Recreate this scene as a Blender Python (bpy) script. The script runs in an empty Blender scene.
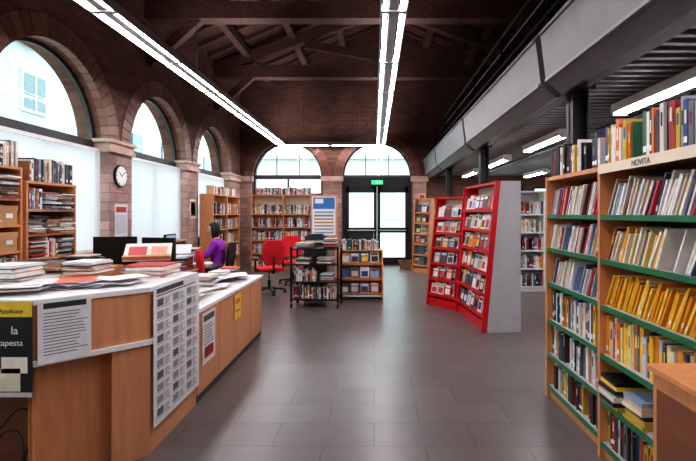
import bpy, math, random
from mathutils import Matrix, Vector
random.seed(7)
R=random.random; U=random.uniform
sc=bpy.context.scene

def lin(c):
    return tuple(((x/255)/12.92 if x/255<=0.04045 else ((x/255+0.055)/1.055)**2.4) for x in c)
MATS={}
def newmat(name):
    m=bpy.data.materials.new(name); m.use_nodes=True
    nt=m.node_tree; nt.nodes.clear()
    out=nt.nodes.new('ShaderNodeOutputMaterial')
    b=nt.nodes.new('ShaderNodeBsdfPrincipled')
    nt.links.new(b.outputs[0],out.inputs[0])
    MATS[name]=m
    return m,nt,b,out
def paint(name,c,rough=0.5,metal=0.0,var=0.15,scale=6.0,stretch=(1,1,1),bump=0.0):
    m,nt,b,out=newmat(name)
    c=lin(c)
    tc=nt.nodes.new('ShaderNodeTexCoord'); mp=nt.nodes.new('ShaderNodeMapping'); mp.inputs['Scale'].default_value=stretch
    nz=nt.nodes.new('ShaderNodeTexNoise'); nz.inputs['Scale'].default_value=scale; nz.inputs['Detail'].default_value=5
    cr=nt.nodes.new('ShaderNodeValToRGB')
    cr.color_ramp.elements[0].position=0.3; cr.color_ramp.elements[1].position=0.7
    cr.color_ramp.elements[0].color=(*[x*(1-var) for x in c],1); cr.color_ramp.elements[1].color=(*[min(1,x*(1+var)) for x in c],1)
    nt.links.new(tc.outputs['Object'],mp.inputs[0]); nt.links.new(mp.outputs[0],nz.inputs['Vector'])
    nt.links.new(nz.outputs['Fac'],cr.inputs[0]); nt.links.new(cr.outputs[0],b.inputs['Base Color'])
    b.inputs['Roughness'].default_value=rough; b.inputs['Metallic'].default_value=metal
    if bump>0:
        bp=nt.nodes.new('ShaderNodeBump'); bp.inputs['Strength'].default_value=bump; bp.inputs['Distance'].default_value=0.01
        nt.links.new(nz.outputs['Fac'],bp.inputs['Height']); nt.links.new(bp.outputs[0],b.inputs['Normal'])
    return m
def brickmat(name,c1,c2,mort,bw,bh,ms,mode='wall',rough=0.85,bump=0.5,var=0.35,nscale=1.2):
    m,nt,b,out=newmat(name)
    tc=nt.nodes.new('ShaderNodeTexCoord'); sx=nt.nodes.new('ShaderNodeSeparateXYZ'); cb=nt.nodes.new('ShaderNodeCombineXYZ')
    nt.links.new(tc.outputs['Object'],sx.inputs[0])
    if mode=='wall':
        ad=nt.nodes.new('ShaderNodeMath'); ad.operation='ADD'
        nt.links.new(sx.outputs[0],ad.inputs[0]); nt.links.new(sx.outputs[1],ad.inputs[1])
        nt.links.new(ad.outputs[0],cb.inputs[0]); nt.links.new(sx.outputs[2],cb.inputs[1])
    else:
        nt.links.new(sx.outputs[0],cb.inputs[0]); nt.links.new(sx.outputs[1],cb.inputs[1])
    br=nt.nodes.new('ShaderNodeTexBrick'); br.inputs['Scale'].default_value=1
    br.inputs['Brick Width'].default_value=bw; br.inputs['Row Height'].default_value=bh; br.inputs['Mortar Size'].default_value=ms
    br.inputs['Mortar Smooth'].default_value=0.3; br.inputs['Bias'].default_value=0
    br.inputs['Color1'].default_value=(*lin(c1),1); br.inputs['Color2'].default_value=(*lin(c2),1); br.inputs['Mortar'].default_value=(*lin(mort),1)
    nt.links.new(cb.outputs[0],br.inputs['Vector'])
    nz=nt.nodes.new('ShaderNodeTexNoise'); nz.inputs['Scale'].default_value=nscale; nz.inputs['Detail'].default_value=6
    nt.links.new(tc.outputs['Object'],nz.inputs['Vector'])
    mr=nt.nodes.new('ShaderNodeMapRange'); mr.inputs['From Min'].default_value=0.3; mr.inputs['From Max'].default_value=0.7
    mr.inputs['To Min'].default_value=1-var; mr.inputs['To Max'].default_value=1+var
    nt.links.new(nz.outputs['Fac'],mr.inputs['Value'])
    vm=nt.nodes.new('ShaderNodeVectorMath'); vm.operation='SCALE'
    nt.links.new(br.outputs['Color'],vm.inputs[0]); nt.links.new(mr.outputs[0],vm.inputs['Scale'])
    nt.links.new(vm.outputs[0],b.inputs['Base Color'])
    b.inputs['Roughness'].default_value=rough
    bp=nt.nodes.new('ShaderNodeBump'); bp.inputs['Strength'].default_value=bump; bp.inputs['Distance'].default_value=0.01; bp.invert=True
    nt.links.new(br.outputs['Fac'],bp.inputs['Height']); nt.links.new(bp.outputs[0],b.inputs['Normal'])
    return m
def emis(name,c,s):
    m,nt,b,out=newmat(name)
    b.inputs['Base Color'].default_value=(*lin(c),1)
    b.inputs['Emission Color'].default_value=(*lin(c),1); b.inputs['Emission Strength'].default_value=s
def vcolmat(name,rough):
    m,nt,b,out=newmat(name)
    at=nt.nodes.new('ShaderNodeAttribute'); at.attribute_name='Col'
    tc=nt.nodes.new('ShaderNodeTexCoord'); nz=nt.nodes.new('ShaderNodeTexNoise'); nz.inputs['Scale'].default_value=25
    nt.links.new(tc.outputs['Object'],nz.inputs['Vector'])
    mr=nt.nodes.new('ShaderNodeMapRange'); mr.inputs['To Min'].default_value=0.8; mr.inputs['To Max'].default_value=1.15
    nt.links.new(nz.outputs['Fac'],mr.inputs['Value'])
    vm=nt.nodes.new('ShaderNodeVectorMath'); vm.operation='SCALE'
    nt.links.new(at.outputs['Color'],vm.inputs[0]); nt.links.new(mr.outputs[0],vm.inputs['Scale'])
    nt.links.new(vm.outputs[0],b.inputs['Base Color']); b.inputs['Roughness'].default_value=rough
vcolmat('vcol',0.45)
brickmat('brick',(122,80,64),(92,59,48),(106,82,70),0.27,0.075,0.008)
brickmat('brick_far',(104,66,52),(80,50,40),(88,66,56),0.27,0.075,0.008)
brickmat('stone',(182,150,140),(150,118,108),(134,110,102),0.36,0.14,0.008,var=0.25,nscale=3)
brickmat('tile_floor',(115,106,104),(104,96,94),(80,73,71),0.66,0.33,0.004,mode='floor',rough=0.31,bump=0.15,var=0.07,nscale=5)
brickmat('roofing',(92,56,44),(72,45,36),(44,30,25),0.3,0.15,0.006,mode='floor',bump=0.3)
paint('facade',(172,184,182),0.9,var=0.15,scale=1.5)
paint('beam',(80,51,39),0.7,var=0.35,scale=5,stretch=(3,0.6,3),bump=0.3)
paint('pine',(212,146,98),0.4,var=0.12,scale=5,stretch=(6,6,0.7))
paint('beech',(214,152,108),0.38,var=0.1,scale=5,stretch=(5,5,0.6))
paint('darkwood',(128,78,54),0.45,var=0.15,scale=5,stretch=(1,1,5))
paint('green',(38,112,74),0.45)
paint('white',(240,240,238),0.45,var=0.03)
paint('lightgrey',(190,190,192),0.45,var=0.05)
paint('grey',(124,119,120),0.45,var=0.08)
paint('fascia',(98,93,95),0.4,var=0.1)
paint('darkgrey',(52,48,48),0.45,var=0.1)
paint('windowpane',(96,114,118),0.2,var=0.1)
paint('black',(20,19,20),0.45,var=0.1)
paint('blackmetal',(28,26,27),0.4,0.3)
paint('alu',(190,192,195),0.35,0.7,var=0.05)
paint('red',(205,22,34),0.4,var=0.06)
paint('redfabric',(220,24,44),0.8,var=0.1,scale=60)
paint('purple',(150,44,175),0.8,var=0.15,scale=15)
paint('trouser',(32,30,40),0.8)
paint('skin',(218,160,130),0.55,var=0.05)
paint('hair',(24,16,15),0.55,var=0.25,scale=30)
paint('cream',(230,214,192),0.7,var=0.05)
paint('courtyard',(200,205,200),0.9,var=0.08,scale=1)
paint('paving',(180,180,175),0.9,var=0.08,scale=1)
paint('stonetrim',(192,162,150),0.75,var=0.2,scale=8,bump=0.2)
paint('blue',(60,120,190),0.5,var=0.05)
paint('wicker',(150,105,65),0.7,var=0.3,scale=40)
paint('cardboard',(196,150,104),0.8,var=0.08)
emis('tube',(255,248,254),38.0)
emis('exit_green',(40,190,120),1.2)
emis('screen',(120,150,180),0.6)
m,nt,b,out=newmat('glass')
tr=nt.nodes.new('ShaderNodeBsdfTransparent'); tr.inputs[0].default_value=(0.9,0.98,0.98,1)
gl=nt.nodes.new('ShaderNodeBsdfGlossy'); gl.inputs['Roughness'].default_value=0.02
mx=nt.nodes.new('ShaderNodeMixShader'); mx.inputs[0].default_value=0.05
nt.links.new(tr.outputs[0],mx.inputs[1]); nt.links.new(gl.outputs[0],mx.inputs[2]); nt.links.new(mx.outputs[0],out.inputs[0])
m,nt,b,out=newmat('blind')
df=nt.nodes.new('ShaderNodeBsdfDiffuse'); df.inputs[0].default_value=(0.86,0.86,0.88,1)
tl=nt.nodes.new('ShaderNodeBsdfTranslucent'); tl.inputs[0].default_value=(0.9,0.92,0.94,1)
mx=nt.nodes.new('ShaderNodeMixShader'); mx.inputs[0].default_value=0.5
nt.links.new(df.outputs[0],mx.inputs[1]); nt.links.new(tl.outputs[0],mx.inputs[2]); nt.links.new(mx.outputs[0],out.inputs[0])

class M:
    def __init__(s): s.v=[];s.f=[];s.mi=[];s.c=[];s.ms=[];s.sm=[]
    def _m(s,n):
        if n not in s.ms: s.ms.append(n)
        return s.ms.index(n)
    def add(s,vs,fs,mat='vcol',col=(200,200,200),T=None,sm=False):
        o=len(s.v)
        for p in vs:
            p=Vector(p)
            if T is not None: p=T@p
            s.v.append(tuple(p))
        k=s._m(mat); c=(*lin(col),1)
        for f in fs:
            s.f.append([o+i for i in f]); s.mi.append(k); s.c.append(c); s.sm.append(sm)
    def hexa(s,p,mat='vcol',col=(200,200,200),T=None):
        s.add(p,[(0,3,2,1),(4,5,6,7),(0,1,5,4),(1,2,6,5),(2,3,7,6),(3,0,4,7)],mat,col,T)
    def box(s,x0,x1,y0,y1,z0,z1,mat='vcol',col=(200,200,200),T=None):
        s.hexa([(x0,y0,z0),(x1,y0,z0),(x1,y1,z0),(x0,y1,z0),(x0,y0,z1),(x1,y0,z1),(x1,y1,z1),(x0,y1,z1)],mat,col,T)
    def quad(s,a,b,c,d,mat='vcol',col=(200,200,200),T=None):
        s.add([a,b,c,d],[(0,1,2,3)],mat,col,T)
    def prism(s,poly,off,mat='vcol',col=(200,200,200),T=None):
        n=len(poly); off=Vector(off)
        vs=[Vector(p) for p in poly]+[Vector(p)+off for p in poly]
        fs=[tuple(range(n))[::-1],tuple(range(n,2*n))]+[(i,(i+1)%n,n+(i+1)%n,n+i) for i in range(n)]
        s.add(vs,fs,mat,col,T)
    def cyl(s,p0,p1,r,mat='vcol',col=(200,200,200),n=12,r2=None,T=None):
        p0=Vector(p0);p1=Vector(p1); r2=r if r2 is None else r2
        q=(p1-p0).to_track_quat('Z','Y')
        vs=[];
        for (p,rr) in ((p0,r),(p1,r2)):
            for i in range(n):
                a=2*math.pi*i/n
                vs.append(p+q@Vector((rr*math.cos(a),rr*math.sin(a),0)))
        s.add(vs,[(i,(i+1)%n,n+(i+1)%n,n+i) for i in range(n)],mat,col,T,sm=True)
        s.add(vs,[tuple(range(n))[::-1],tuple(range(n,2*n))],mat,col,T)
    def sph(s,c,r,mat='vcol',col=(200,200,200),n=12,T=None,fn=None):
        c=Vector(c); r=(r,r,r) if isinstance(r,(int,float)) else r
        vs=[];fs=[]
        for j in range(n+1):
            th=math.pi*j/n
            for i in range(2*n):
                ph=math.pi*i/n
                p=Vector((math.sin(th)*math.cos(ph),math.sin(th)*math.sin(ph),math.cos(th)))
                if fn: p=fn(p)
                vs.append(c+Vector((p.x*r[0],p.y*r[1],p.z*r[2])))
        for j in range(n):
            for i in range(2*n):
                a=j*2*n+i;b=j*2*n+(i+1)%(2*n)
                fs.append((a,a+2*n,b+2*n,b))
        s.add(vs,fs,mat,col,T,sm=True)
    def build(s,name,loc=(0,0,0),rot=0,parent=None,bevel=0):
        me=bpy.data.meshes.new(name); me.from_pydata(s.v,[],s.f)
        for n in s.ms: me.materials.append(MATS[n])
        me.polygons.foreach_set('material_index',s.mi)
        me.polygons.foreach_set('use_smooth',s.sm)
        ca=me.color_attributes.new('Col','FLOAT_COLOR','CORNER')
        arr=[]
        for f,c in zip(s.f,s.c): arr+=list(c)*len(f)
        ca.data.foreach_set('color',arr)
        me.update()
        o=bpy.data.objects.new(name,me); sc.collection.objects.link(o)
        o.location=loc; o.rotation_euler=(0,0,math.radians(rot))
        if parent: o.parent=parent
        if bevel:
            bv=o.modifiers.new('bevel','BEVEL'); bv.width=bevel; bv.segments=2; bv.limit_method='ANGLE'
        return o
def empty(name,loc=(0,0,0),rot=0):
    e=bpy.data.objects.new(name,None); e.empty_display_size=0.1; sc.collection.objects.link(e)
    e.location=loc; e.rotation_euler=(0,0,math.radians(rot)); return e
def text(body,size,loc,rotx,rotz,mat,parent=None,name='lettering'):
    cu=bpy.data.curves.new(name,'FONT'); cu.body=body; cu.size=size; cu.extrude=0.0005
    cu.materials.append(MATS[mat]); o=bpy.data.objects.new(name,cu); sc.collection.objects.link(o)
    o.location=loc; o.rotation_euler=(math.radians(rotx),0,math.radians(rotz))
    if parent: o.parent=parent
    return o

PB=[(30,30,34),(190,40,40),(235,232,222),(225,220,205),(40,70,130),(235,190,60),(120,30,40),(60,110,80),(200,200,205),(90,60,45),(230,120,50),(240,240,238),(30,90,120),(150,150,155),(215,205,190)]
PW=[(240,238,232),(225,215,200),(200,60,60),(150,170,190),(90,80,85),(235,225,205),(190,120,90),(60,70,90),(220,190,150),(210,210,215)]
PP=[(245,244,240),(238,236,230),(228,222,210),(235,235,240),(90,85,85),(50,50,56),(205,180,150),(180,60,55),(120,140,160),(215,205,190),(160,110,80),(40,38,40)]
PY=[(245,190,50),(240,175,40),(250,205,80),(235,150,40),(240,220,150)]
PD=[(40,35,40),(70,55,50),(235,230,220),(160,40,40),(30,40,70),(200,170,60),(110,110,115),(220,215,205),(25,25,28)]

def books(m,x0,x1,y0,z0,hmax,depth,pal=PB,tmin=.014,tmax=.04,lean=0,gap=.03,T=None):
    x=x0+.004
    while True:
        t=U(tmin,tmax)
        if R()<gap: x+=U(.03,.1)
        a=lean*U(.85,1.1)
        h=hmax*U(.74,.97)
        if x+t+h*math.sin(a)>x1-.004: break
        d=depth*U(.78,1); yo=U(0,.02)
        col=random.choice(pal)
        Tm=(T or Matrix())@Matrix.Translation((x,y0+yo,z0+(t*math.sin(a) if a else 0)))@Matrix.Rotation(a,4,'Y')
        m.box(0,t,0,d,0,h,'vcol',col,Tm)
        if t>.012:
            m.quad((t*.12,d*.02,h+.0006),(t*.88,d*.02,h+.0006),(t*.88,d*.97,h+.0006),(t*.12,d*.97,h+.0006),'vcol',(235,228,210),Tm)
            q=R()
            if q<.45:
                zz=h*U(.08,.2); m.quad((t*.1,-.0008,zz),(t*.9,-.0008,zz),(t*.9,-.0008,zz+h*.13),(t*.1,-.0008,zz+h*.13),'vcol',(240,240,235),Tm)
            if q>.25:
                zz=h*U(.45,.6); c2=random.choice(pal); m.quad((t*.25,-.0008,zz),(t*.75,-.0008,zz),(t*.75,-.0008,zz+h*.28),(t*.25,-.0008,zz+h*.28),'vcol',c2,Tm)
        x+=t/math.cos(a)+.001+(0.012 if lean else 0)
def stack(m,x,y,z,w,d,n,pal=PB,th=(.008,.03),jit=.02,rj=.12):
    for i in range(n):
        t=U(*th); ww=w*U(.88,1); dd=d*U(.88,1)
        Tm=Matrix.Translation((x+U(-jit,jit)*.5,y+U(-jit,jit)*.5,z))@Matrix.Rotation(U(-rj,rj),4,'Z')
        m.box(-ww/2,ww/2,-dd/2,dd/2,0,t*.98,'vcol',random.choice(pal),Tm); z+=t
    return z
def one_stack(name,*a,**k):
    m=M(); stack(m,*a,**k); return m.build(name)
def mags(m,x0,x1,y,z,w,h,tilt,pal=PB,T=None,gap=.02):
    x=x0
    while x+w<=x1+.001:
        hh=h*U(.85,1)
        Tm=(T or Matrix())@Matrix.Translation((x,y,z))@Matrix.Rotation(-tilt,4,'X')
        c=random.choice(pal); m.box(0,w*.95,0,.006,0,hh,'vcol',c,Tm)
        c2=random.choice(pal); c3=random.choice(pal)
        m.quad((w*.08,-.001,hh*.75),(w*.87,-.001,hh*.75),(w*.87,-.001,hh*.93),(w*.08,-.001,hh*.93),'vcol',c2,Tm)
        m.quad((w*.12,-.001,hh*.2),(w*.83,-.001,hh*.2),(w*.83,-.001,hh*.66),(w*.12,-.001,hh*.66),'vcol',c3,Tm)
        x+=w+gap

# ---------------- room shell ----------------
XL=-3.93; YF=13.5; YB=-2.5; XR=6.2; RX=0.3; RZ=7.1
def roofz(x): return RZ-abs(x-RX)*0.43
def wall(name,Pf,u0,u1,topfn,ops,breaks,mat):
    m=M()
    def cell(ua,ub,za,zb,ta,tb):
        p=[Pf(ua,za,0),Pf(ub,zb,0),Pf(ub,zb,1),Pf(ua,za,1),Pf(ua,ta,0),Pf(ub,tb,0),Pf(ub,tb,1),Pf(ua,ta,1)]
        m.hexa(p,mat)
    us=sorted([u0,u1]+breaks+[o[0]-o[1] for o in ops]+[o[0]+o[1] for o in ops])
    for a,b_ in zip(us[:-1],us[1:]):
        if b_-a<1e-5: continue
        mid=(a+b_)/2; op=None
        for o in ops:
            if abs(mid-o[0])<o[1]: op=o
        if not op: cell(a,b_,0,0,topfn(a),topfn(b_)); continue
        uc,r,sp,sill,arch=op
        if sill>0: cell(a,b_,0,0,sill,sill)
        if arch:
            N=32
            xs=[uc-r*math.cos(math.pi*i/N) for i in range(N+1)]
            xs=[x for x in xs if a-1e-6<=x<=b_+1e-6]
            if abs(xs[0]-a)>1e-5: xs=[a]+xs
            if abs(xs[-1]-b_)>1e-5: xs=xs+[b_]
            for x,y in zip(xs[:-1],xs[1:]):
                f=lambda q: sp+math.sqrt(max(0,r*r-(q-uc)**2))
                cell(x,y,f(x),f(y),topfn(x),topfn(y))
        else: cell(a,b_,sp,sp,topfn(a),topfn(b_))
    return m.build(name)
TH=0.45; r=1.1; SP=2.53; SILL=0.95
cents=[0.1,2.9,5.7,8.5,11.3]
wall('wall_left',lambda u,z,w:(XL-w*TH,u,z),YB,YF,lambda u:roofz(XL),[(c,r,SP,SILL,True) for c in cents],[],'brick')
LC=-2.54; DC=0.09; FR=1.02
farops=[(LC,FR,2.6,2.05,True),(DC,FR,2.6,0.0,True),(3.6,0.8,2.3,0.9,False),(5.2,0.5,2.3,0.9,False)]
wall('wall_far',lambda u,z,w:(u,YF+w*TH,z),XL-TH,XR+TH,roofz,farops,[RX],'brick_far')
wall('wall_back',lambda u,z,w:(u,YB-w*TH,z),XL-TH,XR+TH,roofz,[],[RX],'brick')
wall('wall_right',lambda u,z,w:(XR+w*TH,u,z),YB,YF,lambda u:roofz(XR),[(c,.8,2.3,.9,False) for c in (1,4,7,10,12.4)],[],'brick')
m=M(); m.box(XL-TH,XR+TH,YB-TH,YF+TH,-0.12,0,'tile_floor'); m.build('floor')
m=M()
for x0,x1 in ((XL-TH-.2,RX),(RX,XR+TH+.2)):
    m.hexa([(x0,YB-TH,roofz(x0)+.002),(x1,YB-TH,roofz(x1)+.002),(x1,YF+TH,roofz(x1)+.002),(x0,YF+TH,roofz(x0)+.002)]+[(x0,YB-TH,roofz(x0)+.15),(x1,YB-TH,roofz(x1)+.15),(x1,YF+TH,roofz(x1)+.15),(x0,YF+TH,roofz(x0)+.15)],'roofing')
m.build('ceiling')
m=M()
y=YB+.3
while y<YF:
    for x0,x1 in ((XL,RX),(RX,XR)):
        m.hexa([(x0,y,roofz(x0)-.1),(x1,y,roofz(x1)-.1),(x1,y+.09,roofz(x1)-.1),(x0,y+.09,roofz(x0)-.1),(x0,y,roofz(x0)),(x1,y,roofz(x1)),(x1,y+.09,roofz(x1)),(x0,y+.09,roofz(x0))],'beam')
    y+=.62
m.build('trim_rafters')
m=M()
for x in (-3.1,-2.0,-.9,RX,1.5,2.7,3.9,5.1):
    z=roofz(x)-.1
    m.box(x-.08,x+.08,YB,YF,z-.2,z-.03 if x!=RX else z-.02,'beam')
m.build('trim_purlins')
def bar(m,a,b,w,h,mat='beam'):
    a=Vector(a);b=Vector(b);L=(b-a).length
    q=(b-a).to_track_quat('X','Z').to_matrix().to_4x4()
    m.box(0,L,-w/2,w/2,-h/2,h/2,mat,T=Matrix.Translation(a)@q)
for Y in (0.8,4.4,8.0,11.4):
    m=M()
    tz=5.0
    m.box(XL,XR-.9,Y-.13,Y+.13,tz-.15,tz+.15,'beam')
    bar(m,(XL+.1,Y,tz+.1),(RX,Y,RZ-.5),.22,.26); bar(m,(XR-1.1,Y,tz+.0),(RX,Y,RZ-.5),.22,.26)
    m.box(RX-.12,RX+.12,Y-.11,Y+.11,tz+.1,RZ-.3,'beam')
    bar(m,(RX,Y,tz+.35),(-1.7,Y,roofz(-1.7)-.55),.16,.18); bar(m,(RX,Y,tz+.35),(2.3,Y,roofz(2.3)-.6),.16,.18)
    bar(m,(XL+.02,Y,tz-.9),(XL+.9,Y,tz-.1),.14,.16)
    m.build('trim_roof_truss')
m=M()
edges=[YB]+[v for c in cents for v in (c-r,c+r)]+[YF]
for i in range(0,len(edges),2):
    a,b_=edges[i],edges[i+1]
    m.box(XL-.2,XL+.025,a-.015,b_+.015,0,2.42,'stone')
    m.box(XL-.2,XL+.07,a-.05,b_+.05,2.42,2.48,'stonetrim'); m.box(XL-.2,XL+.05,a-.035,b_+.035,2.48,2.56,'stonetrim'); m.box(XL-.2,XL+.085,a-.07,b_+.07,2.56,2.61,'stonetrim')
m.build('trim_piers')
m=M()
for c in cents:
    N=26
    for i in range(N):
        a0=math.pi*i/N+.006; a1=math.pi*(i+1)/N-.006
        k=U(-12,12); col=(136+k,94+k,78+k)
        def P(a,rr,x): return (x,c+rr*math.cos(a),SP+rr*math.sin(a))
        if SP+ r*math.sin(a0)<2.61 and SP+r*math.sin(a1)<2.61: continue
        r0=r-.002;r1=r+.27
        m.hexa([P(a0,r0,XL+.015),P(a1,r0,XL+.015),P(a1,r1,XL+.015),P(a0,r1,XL+.015),P(a0,r0,XL-.1),P(a1,r0,XL-.1),P(a1,r1,XL-.1),P(a0,r1,XL-.1)],'vcol',col)
for c in (LC,DC):
    N=24
    for i in range(N):
        a0=math.pi*i/N+.006; a1=math.pi*(i+1)/N-.006
        k=U(-12,12); col=(112+k,72+k,58+k)
        def P(a,rr,y): return (c+rr*math.cos(a),y,2.6+rr*math.sin(a))
        r0=FR-.002;r1=FR+.25
        m.hexa([P(a0,r0,YF-.015),P(a0,r1,YF-.015),P(a1,r1,YF-.015),P(a1,r0,YF-.015),P(a0,r0,YF+.1),P(a0,r1,YF+.1),P(a1,r1,YF+.1),P(a1,r0,YF+.1)],'vcol',col)
m.build('trim_arch_bricks')
m=M()
for a,b_ in ((LC+FR+.02,DC-FR-.02),(DC+FR+.02,DC+FR+.42),(XL+.0,LC-FR-.02)):
    m.box(a,b_,YF-.08,YF,0,2.45,'stone'); m.box(a-.05 if a>XL+.01 else a,b_+.05,YF-.13,YF,2.45,2.6,'stonetrim')
m.build('trim_far_piers')

def archwin(name,P,rr,sp,sill,mull,frame,fw=.05):
    m=M()
    def bx(u0,u1,z0,z1,w0=0,w1=.06,mat=frame):
        m.hexa([P(u0,z0,w0),P(u1,z0,w0),P(u1,z0,w1),P(u0,z0,w1),P(u0,z1,w0),P(u1,z1,w0),P(u1,z1,w1),P(u0,z1,w1)],mat)
    N=28
    for i in range(N):
        a0=math.pi*i/N;a1=math.pi*(i+1)/N
        q=lambda a,k,w:P(k*math.cos(a),sp+k*math.sin(a),w)
        k0=rr-fw;k1=rr
        m.hexa([q(a0,k0,0),q(a0,k1,0),q(a1,k1,0),q(a1,k0,0),q(a0,k0,.06),q(a0,k1,.06),q(a1,k1,.06),q(a1,k0,.06)],frame)
        m.add([P(0,sp,.03),q(a0,k0,.03),q(a1,k0,.03)],[(0,1,2)],'glass')
    bx(-rr,rr,sp-(.07 if sill<sp-.1 else 0),sp+.05,-.01,.07)
    for u in mull: bx(u-.012,u+.012,sp,sp+math.sqrt(rr*rr-u*u)-.01,.01,.05)
    if sill<sp-.1:
        bx(-rr,-rr+fw,sill,sp);bx(rr-fw,rr,sill,sp);bx(-rr,rr,sill,sill+.06); bx(-.025,.025,sill,sp)
        m.quad(P(-rr,sill,.03),P(rr,sill,.03),P(rr,sp,.03),P(-rr,sp,.03),'glass')
    return m.build(name)
for i,c in enumerate(cents):
    archwin(f'window_{i+1}',lambda u,z,w,c=c:(XL-.2-w,c+u,z),r,SP,SILL,[],'darkgrey')
    m=M(); n=20; w=2*r-.06
    for k in range(n):
        y0=c-r+.03+w*k/n; y1=y0+w/n*.97
        d=.04
        m.quad((XL-.14-d,y0,SILL+.04),(XL-.14+d,y1,SILL+.04),(XL-.14+d,y1,SP-.12),(XL-.14-d,y0,SP-.12),'blind')
    m.box(XL-.17,XL-.1,c-r+.02,c+r-.02,SP-.12,SP-.075,'white')
    m.build('window_blind')
m=M()
for c in cents: m.box(XL-.2,XL+.04,c-r+.02,c+r-.02,SILL,SILL+.03,'stonetrim')
m.build('trim_sills')
archwin('window_6',lambda u,z,w:(LC+u,YF+.12+w,z),FR,2.6,2.05,[-.34,.34],'darkgrey')
archwin('window_7',lambda u,z,w:(DC+u,YF+.12+w,z),FR,2.6,2.6,[-.34,.34],'darkgrey')
for k,(uc,hw) in enumerate(((3.6,.8),(5.2,.5))):
    m=M()
    for u in (uc-hw,uc-.03,uc+hw-.06): m.box(u,u+.06,YF+.1,YF+.16,.9,2.3,'darkgrey')
    m.box(uc-hw,uc+hw,YF+.1,YF+.16,.9,.96,'darkgrey'); m.box(uc-hw,uc+hw,YF+.1,YF+.16,2.24,2.3,'darkgrey')
    m.quad((uc-hw,YF+.13,.9),(uc+hw,YF+.13,.9),(uc+hw,YF+.13,2.3),(uc-hw,YF+.13,2.3),'glass')
    m.build(f'window_{8+k}')
for k,c in enumerate((1,4,7,10,12.4)):
    m=M()
    for u in (c-.8,c-.03,c+.74): m.box(XR+.1,XR+.16,u,u+.06,.9,2.3,'darkgrey')
    m.box(XR+.1,XR+.16,c-.8,c+.8,.9,.96,'darkgrey'); m.box(XR+.1,XR+.16,c-.8,c+.8,2.24,2.3,'darkgrey')
    m.quad((XR+.13,c-.8,.9),(XR+.13,c+.8,.9),(XR+.13,c+.8,2.3),(XR+.13,c-.8,2.3),'glass')
    m.build(f'window_{10+k}')
m=M()
x0=DC-FR+.01;x1=DC+FR-.01;zt=2.53;yd=YF+.04
m.box(x0,x1,yd,yd+.1,zt-.22,zt+.06,'black')
m.box(x0,x0+.09,yd,yd+.1,0,zt-.2,'black'); m.box(x1-.09,x1,yd,yd+.1,0,zt-.2,'black')
for a,b_ in ((x0+.09,DC-.005),(DC+.005,x1-.09)):
    m.box(a,a+.09,yd+.01,yd+.08,0,zt-.22,'black'); m.box(b_-.09,b_,yd+.01,yd+.08,0,zt-.22,'black')
    m.box(a,b_,yd+.01,yd+.08,zt-.4,zt-.22,'black'); m.box(a,b_,yd+.01,yd+.08,.95,1.1,'black'); m.box(a,b_,yd+.01,yd+.08,0,.22,'black')
    m.quad((a,yd+.04,.2),(b_,yd+.04,.2),(b_,yd+.04,zt-.3),(a,yd+.04,zt-.3),'glass')
m.box(x0+.18,DC-.1,yd+.02,yd+.07,.22,.95,'darkgrey')
m.cyl((DC+.05,yd-.04,1.02),(x1-.14,yd-.04,1.02),.015,'alu'); m.cyl((x0+.14,yd-.04,1.02),(DC-.05,yd-.04,1.02),.015,'alu')
for x in (DC+.07,x1-.16,x0+.16,DC-.07): m.cyl((x,yd-.04,1.02),(x,yd+.02,1.02),.01,'alu')
m.build('door_1')
m=M(); m.box(DC-.18,DC+.18,YF-.05,YF+.0,2.35,2.5,'black'); m.box(DC-.165,DC+.165,YF-.055,YF-.05,2.365,2.485,'exit_green'); m.box(DC-.02,DC+.02,YF-.058,YF-.055,2.38,2.46,'white'); m.box(DC+.05,DC+.13,YF-.058,YF-.055,2.415,2.435,'white')
m.box(DC-.02,DC+.02,YF,YF+.03,2.4,2.5,'black')
m.build('exit_sign')

# ------------- exterior -------------
m=M(); m.box(-40,40,-30,60,-.3,-.14,'paving'); m.build('ground')
m=M()
m.box(-14,-12,4,21.0,-.14,7.3,'facade'); m.box(-14.4,-11.7,3.8,21.2,7.3,7.5,'stonetrim')
for y in (8.6,12.4,16.2,19.4):
    for z in (1.4,5.15):
        m.box(-12.04,-11.93,y-.6,y+.6,z-.12,z+1.32,'lightgrey'); m.box(-12.06,-11.91,y-.5,y+.5,z,z+1.2,'windowpane')
        m.box(-12.06,-11.89,y-.03,y+.03,z,z+1.2,'lightgrey')
m.box(-14,-11.95,4,21.0,4.1,4.25,'stonetrim')
m.box(-17,-15,23,50,-.14,8.5,'facade')
for y in range(25,48,4):
    for z in (1.4,5.0): m.box(-15.06,-14.88,y-.6,y+.6,z,z+1.5,'windowpane')
m.build('neighbouring_building')
m=M()
m.box(-9,8,26,28,-.14,4.6,'courtyard'); m.box(-9.3,8.3,25.7,28.2,4.6,4.8,'lightgrey')
for x in range(-8,8,3):
    m.box(x-.6,x+.6,25.9,26.04,1.2,2.8,'lightgrey')
m.build('courtyard_building')

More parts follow.
